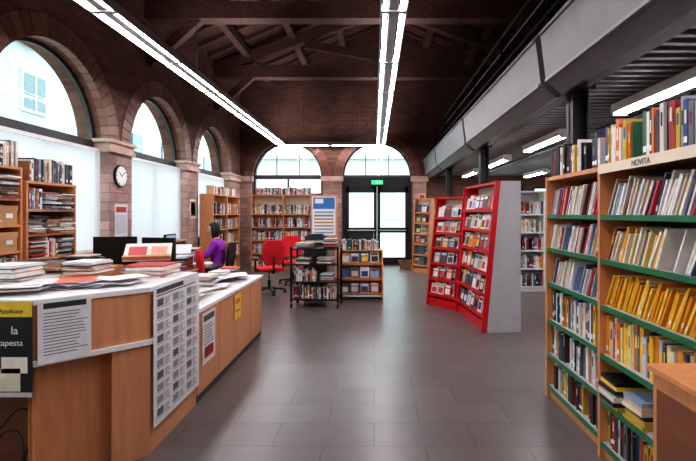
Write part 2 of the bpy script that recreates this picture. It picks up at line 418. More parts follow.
# ------------- ceiling lights : open spine with a tube either side -------------
def strip(m,c,s0,s1,along='y',z=3.5,seg=1.5):
    def bx(u0,u1,p0,p1,z0,z1,mat):
        if along=='y': m.box(c+u0,c+u1,p0,p1,z0,z1,mat)
        else: m.box(p0,p1,c+u0,c+u1,z0,z1,mat)
    bx(-.045,.045,s0,s1,z-.03,z+.05,'grey')
    bx(-.13,-.118,s0,s1,z-.045,z+.045,'alu'); bx(.118,.13,s0,s1,z-.045,z+.045,'alu')
    p=s0+.05
    bx(-.13,.13,s0,s0+.03,z-.045,z+.045,'alu'); bx(-.13,.13,s1-.03,s1,z-.045,z+.045,'alu')
    while p+.3<s1:
        e=min(p+seg-.12,s1-.04)
        for t in (-.082,.082):
            if along=='y': m.cyl((c+t,p,z-.02),(c+t,e,z-.02),.018,'tube',n=8)
            else: m.cyl((p,c+t,z-.02),(e,c+t,z-.02),.018,'tube',n=8)
        bx(-.12,.12,e+.02,e+.08,z-.04,z+.03,'grey')
        p+=seg
LZ=3.5; LX=-2.62; CX=.19
for X_,dz in ((LX,.1),(CX,.3)):
    m=M(); strip(m,X_,-1.5,13.0)
    for y in (0,3.4,6.8,10.2,12.8): m.cyl((X_,y,LZ+.05),(X_,y,roofz(X_)-dz),.006,'darkgrey',n=6)
    m.build('suspended_light_fixture')
m=M(); strip(m,13.15,LX-.13,CX+.13,'x')
for x in (LX+.6,CX-.6): m.cyl((x,13.15,LZ+.05),(x,13.15,roofz(x)-.1),.006,'darkgrey',n=6)
m.build('suspended_light_fixture')

# ------------- mezzanine -------------
MZ=2.62
m=M()
m.box(1.72,XR,YB,YF,MZ+.08,MZ+.25,'darkgrey')
m.box(1.66,1.80,YB,YF,MZ-.06,MZ+.3,'blackmetal')
y=YB+.05
while y<YF-.05:
    m.box(1.82,XR-.02,y,y+.05,MZ,MZ+.06,'grey'); y+=.14
for x in (3.0,4.4,5.6): m.box(x-.06,x+.06,YB,YF,MZ-.02,MZ+.1,'blackmetal')
m.build('mezzanine_floor')
m=M()
ys=[YB,.6,4.05,7.5,10.95,YF]
for a,b_ in zip(ys[:-1],ys[1:]):
    a+=.06;b_-=.06
    m.prism([(1.62,a,2.54),(1.49,a,2.66),(1.44,a,3.06),(1.56,a,3.22),(1.66,a,3.22),(1.66,a,2.54)],(0,b_-a,0),'fascia')
    m.box(1.425,1.45,a+.02,b_-.02,3.04,3.065,'grey'); m.box(1.475,1.5,a+.02,b_-.02,2.64,2.665,'grey')
m.build('mezzanine_fascia_panels')
m=M()
for z in (3.55,3.95): m.cyl((1.78,YB,z),(1.78,YF,z),.025,'blackmetal')
y=-2.2
while y<YF:
    m.cyl((1.78,y,2.9),(1.78,y,3.95),.022,'blackmetal'); 
    bar(m,(1.78,y,3.6),(2.05,y,2.9),.03,.03,'blackmetal'); y+=1.72
for k in (3.25,3.4,3.75): m.cyl((1.78,YB,k),(1.78,YF,k),.008,'alu',n=6)
m.build('mezzanine_railing')
for y in (.6,4.05,7.5,10.95):
    m=M(); m.box(1.72,1.86,y-.012,y+.012,0,MZ,'blackmetal'); m.box(1.72,1.734,y-.07,y+.07,0,MZ,'blackmetal'); m.box(1.846,1.86,y-.07,y+.07,0,MZ,'blackmetal'); m.box(1.66,1.92,y-.13,y+.13,0,.015,'blackmetal'); m.box(1.68,1.9,y-.11,y+.11,MZ-.05,MZ+.05,'blackmetal')
    m.build('steel_column')
for x in (2.5,4.2):
    for y0 in (.5,3.2,6.0,8.6,11.2):
        m=M(); m.box(x-.08,x+.08,y0,y0+1.5,MZ-.09,MZ-.005,'white')
        for t in (-.035,.035): m.cyl((x+t,y0+.03,MZ-.1),(x+t,y0+1.47,MZ-.1),.013,'tube',n=8)
        m.box(x-.07,x+.07,y0,y0+.03,MZ-.12,MZ-.09,'white'); m.box(x-.07,x+.07,y0+1.47,y0+1.5,MZ-.12,MZ-.09,'white')
        m.build('ceiling_strip_light')

# ------------- bookcases -------------
def bookcase(w,h,d,zs,loc,rot,frame='pine',edge=None,back='darkgrey',name='bookcase',rows=None,top_books=None,bay=None):
    m=M(); t=.028
    m.box(0,t,0,d,0,h,frame); m.box(w-t,w,0,d,0,h,frame)
    m.box(t,w-t,d-.012,d,.05,h-.01,back)
    m.box(t,w-t,.01,d-.012,h-.03,h,frame)
    m.box(t,w-t,.03,d-.02,0,.06,frame)
    xs=[t,w-t]
    if bay:
        n=max(1,round(w/bay)); xs=[t]
        for i in range(1,n):
            x=w*i/n; m.box(x-t/2,x+t/2,.002,d-.012,.06,h-.03,frame); xs+=[x-t/2,x+t/2]
        xs.append(w-t)
    for z in zs:
        for a,b_ in zip(xs[::2],xs[1::2]):
            m.box(a,b_,.012,d-.013,z-.022,z,frame if not edge else 'lightgrey')
            m.box(a,b_,.002,.012,z-.026,z+.004,edge or frame)
    o=m.build(name,loc,rot)
    bm=M(); zz=list(zs)+[h-.03]
    for i,z in enumerate(zs):
        H=zz[i+1]-z-.03
        for a,b_ in zip(xs[::2],xs[1::2]):
            kw=dict(rows[i] if rows else {})
            if kw.pop('skip',None): continue
            hm=min(kw.pop('hmax',.27),H)
            books(bm,a,b_,.03,z+.001,hm,min(.19,d-.06),**kw)
    if top_books:
        for (a,b_,hh,pal) in top_books: books(bm,a,b_,.02,h+.001,hh,.18,pal)
    bm.build('shelved_books',loc,rot)
    return o
RXF=1.42
zs=[.1,.36,.64,.94,1.22,1.49]
PWL=[(244,240,232),(235,225,210),(240,238,235),(205,60,60),(150,170,200),(225,200,170),(120,60,60),(70,80,110),(240,230,215)]
rowsF=[dict(pal=PD,tmin=.018,tmax=.05),dict(pal=PD+PW),dict(pal=PB),dict(pal=PWL,lean=.42,tmin=.008,tmax=.016),dict(pal=PWL,lean=.42,tmin=.008,tmax=.016),dict(pal=PWL+[(200,50,50)],lean=.42,tmin=.008,tmax=.016)]
bookcase(.945,1.8,.30,zs,(RXF,3.81,0),-90,'pine','green',rows=rowsF,top_books=[(.05,.9,.25,PD)])
rowsN=[dict(pal=PD),dict(skip=True),dict(pal=PY+PY+PW),dict(pal=PY,lean=.45,tmin=.009,tmax=.018),dict(pal=PWL+PY,lean=.45,tmin=.009,tmax=.018),dict(pal=PWL,lean=.45,tmin=.009,tmax=.018)]
nb=bookcase(.97,1.8,.30,zs,(RXF-.03,2.86,0),-90,'pine','green',rows=rowsN,top_books=[(.03,.95,.26,PB+PD)])
m=M(); m.box(.03,.94,-.012,0,1.745,1.8,'cream'); m.build('label_board',parent=nb)
text('NOVITA',.045,(.4,-.014,1.755),90,0,'black',nb)
m=M()
stack(m,.13,.1,.361,.19,.22,7,PD+PY,(.018,.032),rj=.06); stack(m,.36,.12,.361,.19,.22,6,PD+PW,(.018,.032),rj=.06)
m.build('book_stack',(RXF-.03,2.86,0),-90)
m=M()
m.box(1.14,1.36,1.5,1.88,.0,.86,'pine'); m.box(1.12,1.37,1.48,1.9,.86,.885,'pine'); m.box(1.135,1.14,1.53,1.85,.08,.8,'darkwood')
m.build('wooden_side_cabinet',bevel=.004)

def simple_rows(n,pal=PB): return [dict(pal=pal) for _ in range(n)]
z5=[.1,.45,.8,1.15,1.5]
bookcase(1.9,1.95,.3,z5,(2.35,8.9,0),0,'white',None,back='lightgrey',bay=.95)
bookcase(1.9,1.95,.3,z5,(2.0,12.4,0),0,'pine',None,back='cream',bay=.95)
bookcase(1.6,1.95,.3,z5,(4.45,10.4,0),0,'white',None,back='lightgrey',bay=.8)
bookcase(2.8,1.95,.3,z5,(3.0,6.6,0),-90,'white',None,back='lightgrey',bay=.93)
bookcase(1.75,2.02,.3,z5,(-3.3,12.3,0),0,'pine',None,back='cream',bay=.87,rows=simple_rows(5,PW+PB),top_books=[(.05,1.6,.2,PW)])
bookcase(2.0,1.95,.3,z5,(-3.55,10.15,0),90,'pine',None,back='cream',bay=1.0,top_books=[(.1,1.8,.2,PW)])

def messy(w,h,d,zs,loc,rot,base):
    m=M(); t=.025
    m.box(0,t,0,d,0,h,'pine'); m.box(w-t,w,0,d,0,h,'pine'); m.box(t,w-t,d-.012,d,0,h-.01,'darkwood'); m.box(t,w-t,.005,d-.012,h-.025,h,'pine'); m.box(t,w-t,.02,d-.012,0,.05,'pine')
    for z in zs: m.box(t,w-t,.005,d-.012,z-.025,z,'pine')
    if base:
        n=2
        for i in range(n):
            a=t+(w-2*t)*i/n+.004;b_=t+(w-2*t)*(i+1)/n-.004
            m.box(a,b_,-.016,.004,.06,zs[0]-.03,'beech'); m.cyl(((a+b_)/2,-.03,zs[0]*.6),((a+b_)/2,-.016,zs[0]*.6),.014,'alu')
    m.build('storage_shelf',loc,rot)
    b=M(); zz=list(zs)+[h-.025]
    for i,z in enumerate(zs+[h]):
        H=(zz[i+1]-z-.03) if i<len(zs) else .26
        x=t+.12
        while x<w-.11:
            q=R()
            if q<.35: 
                books(b,x-.11,x+.12,.0,z+.001,min(.3,H),.25,PP,tmin=.012,tmax=.045,gap=0)
            elif q<.5 and i!=0:
                hh=min(.2,H*.8); b.box(x-.1,x+.1,.01,.28,z+.001,z+hh,'cardboard'); b.box(x-.105,x+.105,.005,.285,z+hh-.05,z+hh+.003,'cardboard' if q<.44 else 'lightgrey'); b.box(x-.04,x+.04,.003,.005,z+hh*.35,z+hh*.6,'white')
            else:
                top=z+H*U(.65,.98); cz=z+.001
                while cz<top-.022: cz=stack(b,x,.13,cz,.21,.29,1,PP,(.003,.02),jit=.06,rj=.2)
            x+=.225
    b.build('paper_piles',loc,rot)
messy(1.2,1.95,.35,[.9,1.15,1.4,1.65],(-3.4,3.25,0),90,True)
messy(.75,1.83,.35,[.8,1.05,1.3,1.55],(-3.4,4.5,0),90,True)
m=M()
m.box(-3.33,-2.75,4.0,5.0,.05,.92,'beech'); m.box(-3.34,-2.73,3.98,5.02,.92,.95,'pine'); m.box(-3.3,-2.8,4.03,4.97,0,.05,'black')
for i in range(2):
    a=4.03+.48*i; m.box(-2.75,-2.735,a,a+.46,.08,.9,'pine'); m.cyl((-2.735,a+.4,.6),(-2.735+.02,a+.4,.6),.012,'alu')
for k in range(2): m.box(-3.3+.28*k,-3.06+.28*k,3.984,4.0,.1,.88,'pine')
m.build('low_cabinet',bevel=.003)
for x,y in ((-3.15,4.2),(-2.9,4.25),(-3.15,4.55),(-2.9,4.6),(-3.0,4.85)): one_stack('paper_stack',x,y,.951,.21,.25,int(U(7,17)),PP,(.003,.018),jit=.05,rj=.2)
m=M(); m.box(-3.2,-2.35,3.3,3.85,.87,.9,'pine')
for x in (-3.18,-2.41):
    for y in (3.32,3.79): m.box(x,x+.04,y,y+.04,0,.87,'pine')
m.box(-3.14,-2.41,3.33,3.35,.78,.87,'pine'); m.box(-3.14,-2.41,3.8,3.82,.78,.87,'pine')
m.build('side_table',bevel=.003)
for x,y,n in ((-3.05,3.45,10),(-2.8,3.65,14),(-2.55,3.5,9),(-3.05,3.72,16)): one_stack('paper_stack',x,y,.901,.2,.24,n,PP,(.004,.02),jit=.05,rj=.25)

# ------------- reception counter -------------
m=M()
HX=-1.39
outer=[(HX,3.62),(HX,2.86),(-1.8,2.43),(-3.0,2.43)]
inner=[(HX-.5,3.62),(HX-.5,3.05),(-2.0,2.93),(-3.0,2.93)]
def segbox(a,b,z0,z1,t,mat,off=0,s=0,e=1):
    a=Vector((*a,0));b=Vector((*b,0)); d=(b-a); L=d.length; d.normalize(); n=-Vector((d.y,-d.x,0))
    p=a+d*L*s; q=a+d*L*e
    o=n*off; i=n*(off-t)
    m.hexa([p+i+Vector((0,0,z0)),q+i+Vector((0,0,z0)),q+o+Vector((0,0,z0)),p+o+Vector((0,0,z0)),p+i+Vector((0,0,z1)),q+i+Vector((0,0,z1)),q+o+Vector((0,0,z1)),p+o+Vector((0,0,z1))],mat)
def poly_slab(z0,z1,mat):
    pts=[(x,y) for x,y in outer]+[(x,y) for x,y in inner[::-1]]
    m.prism([(x,y,z0) for x,y in pts],(0,0,z1-z0),mat)
poly_slab(1.015,1.045,'white')
path=outer
for k,(a,b_) in enumerate(zip(path[:-1],path[1:])):
    segbox(a,b_,.72,1.015,.02,'beech',off=-.012)
    segbox(a,b_,.69,.72,.1,'white',off=.012)
    if k==0: segbox(a,b_,.0,.69,.02,'beech',off=-.01)
    if k==1:
        segbox(a,b_,.0,.69,.02,'beech',off=-.008,e=.36); segbox(a,b_,.0,.69,.02,'pine',off=-.12,s=.3)
    if k==2: segbox(a,b_,.0,.69,.02,'darkwood',off=-.3)
m.box(-1.86,-1.84,2.5,2.9,0,.69,'pine')
m.box(HX-.5,HX-.02,3.59,3.61,0,1.015,'beech')
m.box(-2.1,HX+.01,3.63,5.72,.715,.745,'white')
m.box(-2.08,HX-.005,5.68,5.7,0,.715,'beech')
ys=[3.63,4.15,4.67,5.19,5.71]
for a,b_ in zip(ys[:-1],ys[1:]):
    m.box(HX-.025,HX-.005,a+.005,b_-.005,.06,.715,'beech'); 
m.box(HX-.04,HX-.025,3.63,5.7,.0,.71,'darkwood')
m.box(HX-.03,HX-.012,3.63,5.7,0,.06,'darkgrey')
counter=m.build('reception_counter',bevel=.002)

m=M()
def sheet(m,x,y,z,w,d,rz,col):
    m.box(-w/2,w/2,-d/2,d/2,0,.0013,'vcol',col,Matrix.Translation((x,y,z))@Matrix.Rotation(rz,4,'Z'))
PS=[(248,248,248),(240,240,243),(246,242,232),(250,250,250),(225,232,242),(235,228,220)]
for i in range(50):
    y=U(3.8,5.5); sheet(m,U(-1.92,-1.55),y,.747+i*.0014,.21,.3,U(-.5,.5),random.choice([(228,110,80),(240,205,120),(120,160,190)] if i%8==0 else PS))
for i in range(40):
    t=R(); sheet(m,-1.62-.9*t,2.98-.35*t if t<.4 else 2.68+U(-.08,.08),1.047+i*.0014,.21,.28,U(-.6,.6),random.choice([(225,120,100),(200,215,230),(90,110,140)] if i%5==0 else PS))
m.build('loose_papers')
PL=[(225,205,180),(242,240,236),(215,80,70),(245,244,242),(200,165,130),(238,236,230),(245,245,245),(90,90,95)]
one_stack('leaflet_stack',-1.62,3.38,1.046,.28,.3,8,PL,(.006,.016)); one_stack('leaflet_stack',-1.95,3.15,1.105,.2,.26,10,PL,(.004,.014)); one_stack('leaflet_stack',-2.2,2.8,1.105,.22,.24,11,PL,(.004,.012)); one_stack('leaflet_stack',-2.5,2.8,1.105,.22,.24,9,PL,(.004,.012))
m=M()
T=Matrix.Translation((-1.66,3.36,1.165))@Matrix.Rotation(.35,4,'Z')@Matrix.Rotation(-1.05,4,'X')
m.box(-.16,.16,0,.01,0,.22,'vcol',(235,225,215),T); m.box(-.13,-.01,-.004,0,.02,.17,'vcol',(200,60,50),T); m.box(.02,.13,-.004,0,.02,.17,'vcol',(225,160,130),T); m.box(-.16,.16,-.03,0,0,.02,'vcol',(190,150,110),T)
m.build('leaflet_holder')
for y in (4.15,4.5,4.85,5.2,5.5): one_stack('leaflet_stack',-1.85+U(-.12,.2),y,.82,.18,.24,int(U(4,9)),PL,(.004,.014))
m=M()
for i in range(12):
    a0=math.pi*i/6;a1=math.pi*(i+1)/6
    m.hexa([(.04*math.cos(a0),.04*math.sin(a0),0),(.04*math.cos(a1),.04*math.sin(a1),0),(.036*math.cos(a1),.036*math.sin(a1),0),(.036*math.cos(a0),.036*math.sin(a0),0),(.04*math.cos(a0),.04*math.sin(a0),.1),(.04*math.cos(a1),.04*math.sin(a1),.1),(.036*math.cos(a1),.036*math.sin(a1),.1),(.036*math.cos(a0),.036*math.sin(a0),.1)],'black')
m.cyl((0,0,0),(0,0,.004),.037,'black')
for i in range(6):
    a=i; m.cyl((.01*math.cos(a),.01*math.sin(a),.005),(.035*math.cos(a),.035*math.sin(a),.16),.004,'vcol',random.choice(PB),n=6)
m.build('pen_holder',(-2.05,3.72,.746))
m=M(); m.prism([(-.1,-.1,0),(.1,-.1,0),(.1,-.1,.03),(-.1,-.1,.03)],(0,.2,.0),'black'); m.prism([(-.1,.02,.03),(-.1,.1,.03),(-.1,.1,.07)],(.2,0,0),'black')
for i in range(4):
    for j in range(3): m.box(-.02+j*.035,.005+j*.035,-.08+i*.028,-.06+i*.028,.03,.036,'lightgrey')
m.cyl((-.07,-.09,.055),(-.07,.09,.075),.014,'black'); m.cyl((-.07,-.09,.035),(-.07,-.09,.06),.026,'black'); m.cyl((-.07,.09,.06),(-.07,.09,.085),.026,'black')
m.build('telephone',(-1.98,3.95,.822),60,bevel=.003)

def poster(name,w,h,loc,rot,bg,items,txt=None):
    m=M(); m.box(0,w,0,.002,0,h,'vcol',bg)
    for (a,b_,c,d,col) in items: m.quad((a*w,-.0008,c*h),(b_*w,-.0008,c*h),(b_*w,-.0008,d*h),(a*w,-.0008,d*h),'vcol',col)
    o=m.build(name,loc,rot)
    for t in (txt or []): text(t[0],t[1],(t[2]*w,-.0014,t[3]*h),90,0,t[4],o)
    return o
it=[(.05,.6,.945,.98,(70,75,80)),(.05,.9,.925,.935,(120,120,125))]
for c in range(3):
    for k in range(10):
        x=.06+c*.31; z=.83-k*.088
        it.append((x,x+.12,z+.02,z+.075,(150,155,160) if (c+k)%3 else (95,98,105)))
        for l in range(5): it.append((x+.14,x+U(.2,.27),z+.02+l*.011,z+.025+l*.011,(125,125,130)))
        it.append((x,x+.26,z+.005,z+.012,(170,170,175)))
poster('event_programme_poster',.74,.88,(HX+.016,2.87,.16),90,(240,240,240),it)
it=[(.08,.92,.82,.94,(90,90,95))]+[(.1,U(.6,.9),.72-k*.06,.74-k*.06,(120,120,125)) for k in range(10)]
poster('notice_sheet',.3,.42,(HX+.003,3.72,.27),90,(235,230,228),it+[(.15,.85,.1,.3,(190,60,50))])
poster('notice_sheet',.22,.25,(HX+.003,4.58,.44),90,(245,205,70),[(.15,.85,.6,.8,(230,120,40)),(.15,.8,.3,.35,(90,60,40))])
ang=math.degrees(math.atan2(.43,.41))
d=Vector((.41,.43,0)).normalized(); nrm=Vector((d.y,-d.x,0))
p=Vector((-1.8,2.43,.70))+d*.015+nrm*.02
it=[(.1,.9,.86,.95,(60,60,60))]+[(.1,U(.7,.93),.78-k*.05,.795-k*.05,(130,130,135)) for k in range(14)]
poster('opening_hours_sheet',.25,.34,p,ang,(238,240,240),it)
poster('craft_course_poster',.25,.5,(-2.04,2.41,.54),0,(28,30,34),[(0,1,.84,1,(235,200,60)),(.1,.75,.06,.3,(225,215,190)),(.35,.9,.25,.42,(240,232,215)),(0,1,.0,.05,(200,200,200))],
   [('Arti Applicate',.034,.04,.88,'black'),('la',.06,.55,.66,'white'),('cartapesta',.045,.06,.54,'white')])
def wire(pts,rr,mat,name,parent=None):
    cu=bpy.data.curves.new(name,'CURVE'); cu.dimensions='3D'; cu.bevel_depth=rr
    sp=cu.splines.new('BEZIER'); sp.bezier_points.add(len(pts)-1)
    for q,p_ in zip(sp.bezier_points,pts): q.co=p_; q.handle_left_type=q.handle_right_type='AUTO'
    cu.materials.append(MATS[mat]); o=bpy.data.objects.new(name,cu); sc.collection.objects.link(o)
    return o
wire([(-2.4,2.55,.45),(-2.1,2.52,.3),(-1.98,2.6,.4),(-1.9,2.55,.28),(-1.95,2.5,.12),(-2.3,2.55,.05)],.006,'black','power_cable')
wire([(-2.4,2.6,.25),(-2.15,2.5,.12),(-2.02,2.55,.3),(-1.9,2.5,.2),(-1.95,2.5,.02)],.006,'black','power_cable')

# ------------- monitors, desks -------------
def monitor(loc,rot,w=.44,name='computer_monitor'):
    m=M()
    m.box(-w/2,w/2,-.02,.02,.12,.12+w*.72,'black'); m.box(-w/2+.02,w/2-.02,-.022,-.02,.14,.1+w*.72,'screen')
    m.prism([(-w/3,.02,.18),(w/3,.02,.18),(w/3,.02,.36),(-w/3,.02,.36)],(0,.04,0),'black')
    m.box(-.03,.03,0,.03,.01,.2,'black'); m.box(-.11,.11,-.08,.1,0,.015,'black')
    m.build(name,loc,rot,bevel=.004)
def desk(name,x0,x1,y0,y1,z=.74,top='darkgrey',leg='blackmetal'):
    m=M(); m.box(x0,x1,y0,y1,z-.03,z,top)
    for x in (x0+.04,x1-.08):
        for y in (y0+.04,y1-.08): m.box(x,x+.04,y,y+.04,0,z-.03,leg)
    m.box(x0+.05,x0+.07,y0+.08,y1-.08,z-.4,z-.03,leg)
    m.build(name,bevel=.003)
desk('office_desk',-3.6,-2.35,5.3,6.3,.76,'beech')
monitor((-3.12,5.55,.761),190,.48); monitor((-2.62,5.6,.761),165,.46)
for x in (-3.35,-2.9,-2.55): one_stack('paper_stack',x,6.1,.761,.22,.3,int(U(8,14)),PP,(.006,.03))
desk('office_desk',-3.78,-3.05,7.2,8.9,.74,'darkgrey'); monitor((-3.55,8.0,.741),90,.4)
one_stack('paper_stack',-3.4,7.45,.741,.22,.3,12,PP,(.006,.03)); one_stack('paper_stack',-3.4,8.65,.741,.22,.3,7,PP,(.006,.03))
desk('office_desk',-3.2,-2.3,6.45,7.0,.74,'black')
one_stack('paper_stack',-2.5,6.72,.741,.22,.3,5,PP,(.004,.02))
m=M(); m.box(-.2,.2,-.16,.16,0,.16,'lightgrey'); m.box(-.17,.17,-.2,-.16,.03,.05,'grey'); m.prism([(-.16,.1,.16),(.16,.1,.16),(.16,.2,.3),(-.16,.2,.3)],(0,.01,0),'white'); m.box(-.18,.18,-.1,.05,.16,.175,'darkgrey'); m.box(.08,.17,-.165,-.16,.09,.13,'black')
m.build('printer',(-2.88,6.74,.741),10,bevel=.006)
def chair(loc,rot,fab='redfabric',arms=True):
    e=empty('office_chair',loc,rot)
    m=M()
    for i in range(5):
        a=2*math.pi*i/5+.3; p=(.29*math.cos(a),.29*math.sin(a),.075)
        bar(m,(0,0,.11),p,.05,.03,'black'); m.cyl((p[0]-.02,p[1],.028),(p[0]+.02,p[1],.028),.028,'black'); m.cyl((p[0],p[1],.03),(p[0],p[1],.08),.012,'black')
    m.cyl((0,0,.08),(0,0,.25),.03,'black'); m.cyl((0,0,.25),(0,0,.42),.018,'alu'); m.box(-.1,.1,-.1,.1,.41,.43,'black')
    m.box(-.025,.025,.2,.27,.4,.46,'black'); bar(m,(0,.1,.42),(0,.27,.43),.05,.02,'black'); bar(m,(0,.27,.42),(0,.27,.72),.05,.02,'black')
    if arms:
        for s in (-1,1):
            bar(m,(s*.2,0,.42),(s*.27,0,.43),.04,.02,'black'); bar(m,(s*.27,0,.43),(s*.27,0,.64),.03,.03,'black'); m.box(s*.27-.03,s*.27+.03,-.13,.13,.64,.67,'black')
    m.build('base',parent=e)
    m=M(); m.box(-.23,.23,-.23,.22,.43,.5,fab); o=m.build('seat',parent=e); b=o.modifiers.new('b','BEVEL'); b.width=.032; b.segments=4
    m=M(); m.prism([(-.15,.22,.56),(.15,.22,.56),(.21,.23,.68),(.21,.25,.92),(.15,.26,1.02),(-.15,.26,1.02),(-.21,.25,.92),(-.21,.23,.68)],(0,.05,0),fab)
    o=m.build('backrest',parent=e); b=o.modifiers.new('b','BEVEL'); b.width=.02; b.segments=3
    return e
chair((-1.98,8.7,0),-150); chair((-1.74,9.9,0),15); chair((-2.12,6.35,0),120,'redfabric',True); chair((-2.75,8.0,0),-90,'black',False)

# ------------- book trolley -------------
e=empty('book_trolley',(-1.34,7.34,0),-4)
m=M(); w=.78;d=.45
for x in (.0,w-.03):
    for y in (0,d-.03): m.box(x,x+.03,y,y+.03,.09,.98,'blackmetal'); m.cyl((x+.005,y+.015,.04),(x+.03,y+.015,.04),.04,'black'); m.cyl((x+.015,y+.015,.06),(x+.015,y+.015,.1),.012,'alu')
for z in (.14,.42,.7,.95): m.box(.03,w-.03,.01,d-.01,z-.02,z,'blackmetal')
m.box(0,.03,.03,d-.03,.93,.96,'blackmetal'); m.box(w-.03,w,.03,d-.03,.93,.96,'blackmetal')
m.build('frame',parent=e)
m=M(); books(m,.04,w-.04,.04,.141,.24,.2,PD+PP); books(m,.04,.4,.04,.421,.23,.2,PW)
stack(m,.58,.2,.421,.22,.3,8,PP); stack(m,.2,.2,.701,.24,.3,8,PP,(.006,.02)); stack(m,.55,.2,.701,.24,.3,10,PP,(.006,.02)); stack(m,.2,.2,.951,.25,.3,4,PP); stack(m,.62,.18,.951,.2,.28,9,PP)
m.build('books',parent=e)
m=M()
m.box(-1.22,-.82,7.95,8.3,0,.9,'darkgrey'); m.box(-1.24,-.8,7.93,8.32,.9,.92,'black'); m.box(-1.2,-.84,7.97,8.27,.92,1.12,'darkgrey'); m.box(-1.18,-.86,7.94,7.97,1.0,1.04,'lightgrey'); m.box(-1.15,-.9,8.0,8.25,1.12,1.15,'black')
m.build('photocopier',bevel=.008)
e=empty('low_book_display',(-.63,8.0,0),0)
m=M(); w=.79;d=.4;h=.86
m.prism([(0,0,0),(0,d,0),(0,d,h),(0,.15,h),(0,0,.3)],(.025,0,0),'pine'); m.prism([(w-.025,0,0),(w-.025,d,0),(w-.025,d,h),(w-.025,.15,h),(w-.025,0,.3)],(.025,0,0),'pine')
for z,y in ((.1,.01),(.36,.04),(.62,.1)): m.box(.025,w-.025,y,d-.01,z-.02,z,'pine'); m.box(.025,w-.025,y-.005,y+.008,z,z+.03,'pine')
m.box(.025,w-.025,.15,d,h-.02,h,'pine'); m.box(.025,w-.025,d-.012,d,.02,h-.02,'cream')
m.build('frame',parent=e)
m=M()
for z,y in ((.1,.04),(.36,.07),(.62,.13)): mags(m,.04,w-.04,y,z+.003,.16,.21,.25,PB+PWL,gap=.015)
books(m,.05,w-.05,.2,h+.001,.2,.15,PW+PB)
m.build('books',parent=e)

def rack(name,w,h,dB,dT,loc,rot,tiers,endgrey=False,pal=PB,side='red'):
    e=empty(name,loc,rot); m=M()
    s=dB-dT
    def end(x,t,y0b,y1b,y0t,y1t,mat): m.prism([(x,y0b,0),(x,y1b,0),(x,y1t,h),(x,y0t,h)],(t,0,0),mat)
    end(0,.025,-.02,dB,s-.02,dB,side)
    if endgrey:
        end(w-.03,.03,-.03,.04,s-.03,s+.04,side); end(w-.025,.035,.04,dB+.06,s+.04,dB+.06,'lightgrey')
    else: end(w-.025,.025,-.02,dB,s-.02,dB,side)
    m.box(.025,w-.03,dB-.03,dB-.01,0,h-.02,'cream'); m.box(.025,w-.03,0.02,dB-.03,.0,.12,side)
    for i in range(tiers):
        z=.18+(h-.28)*i/tiers; y=s*z/h
        m.box(.025,w-.03,y+.005,dB-.03,z-.018,z,'white'); m.box(.025,w-.03,y-.005,y+.006,z-.02,z+.025,side)
    m.box(.025,w-.03,s,dB-.03,h-.03,h,side)
    m.build('frame',parent=e)
    b=M(); st=(h-.28)/tiers
    for i in range(tiers):
        z=.18+st*i; y=s*z/h
        mags(b,.04,w-.05,y+.025,z+.004,.15,st*.82,.2,pal,gap=.012)
        mags(b,.06,w-.05,y+.075,z+.012,.15,st*.86,.2,pal,gap=.02)
    b.build('magazines',parent=e)
    return e
rack('magazine_display_rack',1.42,1.92,.42,.24,(1.25,7.22,0),-84.5,6,True,PB+PWL)
rack('magazine_display_rack',.72,1.78,.42,.2,(.88,7.66,0),-57,6,False,PWL+PW)
rack('brochure_rack',.5,1.9,.3,.15,(.98,11.9,0),-40,6,False,PB,'pine')
rack('brochure_rack',.7,1.85,.35,.2,(1.35,10.6,0),-60,6,False,PB,'lightgrey')
m=M(); m.box(-.3,.33,0,.04,.95,1.95,'beech'); m.box(-.26,.29,-.004,0,1.0,1.91,'white')
m.quad((-.24,-.006,1.62),(.27,-.006,1.62),(.27,-.006,1.89),(-.24,-.006,1.89),'blue'); m.quad((-.2,-.007,1.75),(.0,-.007,1.75),(.0,-.007,1.86),(-.2,-.007,1.86),'white')
for k in range(7): m.quad((-.22,-.006,1.04+k*.08),(.24,-.006,1.04+k*.08),(.24,-.006,1.08+k*.08),(-.22,-.006,1.08+k*.08),'vcol',random.choice([(110,140,180),(200,150,110),(150,170,190)]))
for x in (-.29,.27): m.box(x,x+.04,.0,.04,0,.95,'beech'); m.box(x,x+.04,-.2,.24,0,.03,'beech')
m.build('information_board',(-1.2,10.9,0))
m=M(); 
for k in range(6): 
    a=.13+.01*k
    n=16
    for i in range(n):
        t0=2*math.pi*i/n;t1=2*math.pi*(i+1)/n
        m.cyl((a*math.cos(t0),a*math.sin(t0),.02+.04*k),(a*math.cos(t1),a*math.sin(t1),.02+.04*k),.012,'wicker',n=6)
for i in range(16):
    t0=2*math.pi*i/16; m.cyl((.13*math.cos(t0),.13*math.sin(t0),0.01),(.18*math.cos(t0),.18*math.sin(t0),.23),.008,'wicker',n=6)
m.cyl((0,0,.005),(0,0,.02),.13,'wicker',n=16)
m.build('wicker_basket',(.85,12.6,0))

